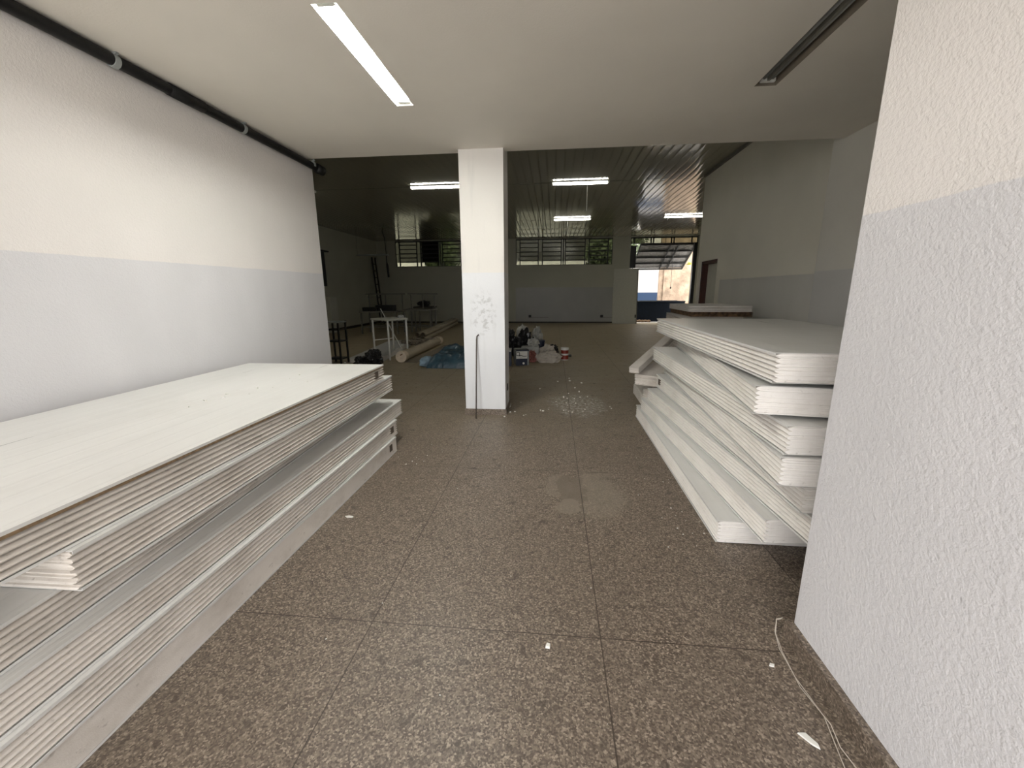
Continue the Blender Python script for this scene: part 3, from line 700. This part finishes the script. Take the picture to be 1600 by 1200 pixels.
bench_low = thing('work_bench', 'low dark table behind the benches, nearest the pipe bundle', 'table', (-5.12, 15.2, 0))
for sx in (0, .62):
    for sy in (0, .5): b = bmesh.new(); bar(b, (sx, sy, 0), (sx, sy, .86), .04); obj('leg', b, M['greymetal'], bench_low)
obj('table_top', boxes((-.05, -.05, .86, .68, .55, .92)), M['ladder'], bench_low)
tag(obj('tool_case', boxes((-.3, -.15, 0, .35, .15, .2)), M['black'], loc=(-5.95, 14.45, .801), bevel=.01), 'black case lying on the bench nearer the left hall wall', 'case')
tag(obj('tool_case', boxes((-.28, -.12, 0, .25, .12, .13)), M['black'], loc=(-6.4, 14.3, .801), bevel=.01), 'flat dark case on the end of the bench by the left wall', 'case')
b = bmesh.new(); blob(b, (-4.85, 15.45, 1.02), (.24, .2, .1), 12, .3, 3, 4, .922); tag(obj('dark_cloth', b, M['bag']), 'dark cloth bundled on the low table by the benches', 'cloth')

# ladder, board, hanging batten, cable, small fittings
ld = thing('ladder', 'dark wooden ladder leaning against the left hall wall', 'ladder', (0, 0, 0))
for y in (18.95, 19.3): b = bmesh.new(); bar(b, (-7.85, y - .5, 0), (-8.27, y, 3.0), .05, .07); obj('rail', b, M['ladder'], ld)
for i in range(1, 10):
    k = i / 10; b = bmesh.new(); bar(b, (-7.85 - .42 * k, 18.45 + .5 * k, 3.0 * k), (-7.85 - .42 * k, 18.8 + .5 * k, 3.0 * k), .03); obj('rung', b, M['ladder'], ld)
bd = thing('wall_board', 'black board on the left hall wall above the metal rack', 'board', (-8.3, 14.3, 1.67))
obj('board_face', boxes((0, -.55, 0, .07, .52, 1.2)), M['black'], bd); obj('top_ledge', boxes((0, -.7, 1.2, .14, .72, 1.25)), M['blackmetal'], bd)
obj('grey_locker', boxes((-.15, -.25, 0, .15, .25, 1.28)), M['doorleaf'], loc=(-8.13, 14.7, 0), bevel=.008); tag(bpy.data.objects['grey_locker'], 'narrow pale locker standing against the left hall wall', 'locker')
hb = thing('batten_light', 'unlit batten light hanging on two cords before the far left corner', 'ceiling light', (-7.8, 16.5, 2.85), 0, 'batten lights under the hall ceiling')
obj('batten', boxes((0, -.06, 0, 1.28, .06, .06)), M['boxside'], hb)
for x in (.02, 1.24): b = bmesh.new(); tube(b, [(x, 0, .06), (x, 0, .91)], .006, 6); obj('cord_or_streak', b, M['greymetal'], hb)
b = bmesh.new(); tube(b, [(-6.72, 16.55, 3.76), (-6.64, 16.55, 3.5), (-6.62, 16.55, 3.0), (-6.62, 16.55, 2.62), (-6.60, 16.55, 2.45), (-6.58, 16.55, 2.03)], [.02, .016, .016, .02, .05, .04], 8); tag(obj('hanging_cable', b, M['black'], smooth=True), 'black cable bunch hanging from the ceiling by the hanging light', 'cable')
for x, lb, L in ((-1.095, 'dark wall socket with a trunking line, low on the far wall near the pillar', .8), (2.2, 'dark wall socket with a trunking line, low on the far wall near the door panel', .5)):
    t = thing('wall_socket', lb, 'socket', (x, YF, .31), 0, 'sockets on the far wall')
    obj('socket_box', boxes((-.06, -.04, -.06, .06, 0, .06)), M['black'], t); obj('trunking', boxes((.06, -.015, -.07, .06 + L, 0, -.05)), M['greymetal'], t)
t = obj('wall_socket', boxes((0, -.06, -.06, .03, .06, .06)), M['black'], loc=(-8.3, 16.0, .29)); tag(t, 'dark wall socket low on the left hall wall', 'socket')
b = bmesh.new(); tube(b, [(0, 0, 0), (0, 0, -.06)], [.05, .03], 10); tag(obj('ceiling_hook', b, M['black'], loc=(-1.634, 14.95, HZ)), 'small dark fitting on the hall ceiling right of the pillar', 'fitting')

# ------------------------------------------------------------------ hall, heap right of the pillar
def bag(name, c, r, s, mt, label, cat='bag', amp=.3, fr=2.6, group='bags heaped beyond the pillar', zmin=0.0, cr=.6):
    b = bmesh.new(); blob(b, c, r, s, amp, fr, 4, zmin, cr); tag(obj(name, b, M[mt]), label, cat, group)
bag('bin_bag', (-1.03, 9.35, .30), (.2, .25, .32), 21, 'bag', 'glossy black bag of the heap, closest to the pillar', amp=.4, fr=3.4)
bag('bin_bag', (-.62, 9.27, .28), (.19, .2, .32), 22, 'bag', 'glossy black bag in the middle of the heap beyond the pillar', amp=.4, fr=3.4)
bag('bin_bag', (-.72, 9.95, .33), (.17, .2, .33), 23, 'whitebag', 'white bag at the back of the heap beyond the pillar', amp=.25)
bag('bin_bag', (-.37, 9.95, .29), (.13, .18, .31), 25, 'whitebag', 'tall white bag at the right back of the heap', amp=.3)
bag('bin_bag', (-.43, 8.98, .355), (.12, .1, .1), 24, 'whitebag', 'crumpled white bag lying on the white carton', amp=.35, zmin=.286)
tag(obj('carton', boxes((-.19, -.12, 0, .19, .12, .285)), M['whitebag'], loc=(-.49, 8.98, 0), bevel=.008), 'white carton behind the printed box, bags on top', 'box')
tb2 = thing('plastic_tub', 'small navy tub with a lid at the right of the heap', 'tub', (-.285, 9.38, 0))
b = bmesh.new(); lathe(b, [(.075, 0), (.095, .33)], 20); obj('tub_body', b, M['navy'], tb2); b = bmesh.new(); lathe(b, [(.105, .33), (.105, .36), (.09, .375)], 20); obj('lid', b, M['navy'], tb2)
bx = thing('carton', 'printed white and black box standing at the front of the heap', 'box', (-.64, 8.32, 0), math.radians(14))
obj('box_body', boxes((-.13, -.17, 0, .13, .17, .31)), M['boxside'], bx, bevel=.004)
obj('dark_print', boxes((-.1305, -.172, .002, .095, -.1695, .135)), M['navy'], bx); obj('dark_print', boxes((-.1305, -.172, .29, .1305, -.1695, .309)), M['navy'], bx)
obj('white_print', boxes((-.128, -.1725, .14, .093, -.1695, .285)), M['white'], bx)
b = bmesh.new(); tube(b, [(-.085 + .05 * math.cos(a), -.1735, .235 + .035 * math.sin(a)) for a in [1.2 + i * .5 for i in range(9)]] + [(-.02, -.1735, .2), (.03, -.1735, .185), (.08, -.1735, .19)], .006, 6); tube(b, [(-.065, -.1735, .27), (-.06, -.1735, .19)], .006, 6); obj('swirl_emblem', b, M['black'], bx)
b = bmesh.new(); tube(b, [(.02, -.171, .045), (.02, -.1745, .045)], .022, 14); obj('round_mark', b, M['white'], bx)
obj('open_flap', boxes((-.13, -.17, .31, .13, -.02, .314)), M['black'], bx)
b2 = thing('carton', 'dark box with a white lid edge, partly behind the pillar', 'box', (-.90, 8.22, 0), math.radians(4))
obj('box_body', boxes((-.11, -.15, 0, .075, .15, .285)), M['navy'], b2, bevel=.004); obj('lid', boxes((-.112, -.152, .285, .077, .152, .325)), M['whitebag'], b2, bevel=.004)
b = bmesh.new(); tube(b, [(-.0, -.151, .06), (-.0, -.155, .06)], .022, 14); obj('round_mark', b, M['white'], b2)
bag('sack', (-.09, 8.56, .10), (.25, .15, .13), 31, 'sack', 'pale sack lying on the floor at the front of the heap', 'sack', .3, 2.2, zmin=0.002)
bag('sack', (-.12, 8.98, .15), (.16, .15, .16), 32, 'sack', 'pale crumpled sack behind the lying one', 'sack', .35, 2.6, zmin=0.002)
bag('rag', (-.43, 8.62, .10), (.10, .13, .12), 33, 'pink', 'dull pink rag between printed box and pale sack', 'rag', .5, 3.2, zmin=.002)
bag('rag', (-.04, 9.42, .12), (.15, .13, .13), 34, 'bag', 'dark rag behind the pale sacks', 'rag', .4, 3, zmin=.002)
tag(obj('rubber_strip', boxes((-.24, -.09, 0, .2, .09, .035)), M['black'], loc=(.22, 9.42, .002), bevel=.012), 'flat black strip on the floor behind the red can', 'strip')
cn = thing('paint_can', 'small red and white can standing alone on the hall floor', 'can', (.255, 8.93, 0))
b = bmesh.new(); lathe(b, [(.078, .0), (.08, .012), (.08, .225), (.076, .228)], 28); obj('can_body', b, M['red'], cn, smooth=False)
b = bmesh.new(); lathe(b, [(.083, .215), (.085, .22), (.085, .262), (.078, .268)], 28); obj('lid', b, M['white'], cn)
b = bmesh.new(); lathe(b, [(.0815, .105), (.0815, .14)], 28); obj('label_band', b, M['white'], cn)
b = bmesh.new(); lathe(b, [(.082, .0), (.082, .016)], 28); obj('bottom_rim', b, M['white'], cn)
bag('paper_bag', (-.80, 5.92, .16), (.17, .16, .2), 41, 'beige', 'beige paper bag half hidden behind the pillar', 'bag', .25, 2.4, None, .002)
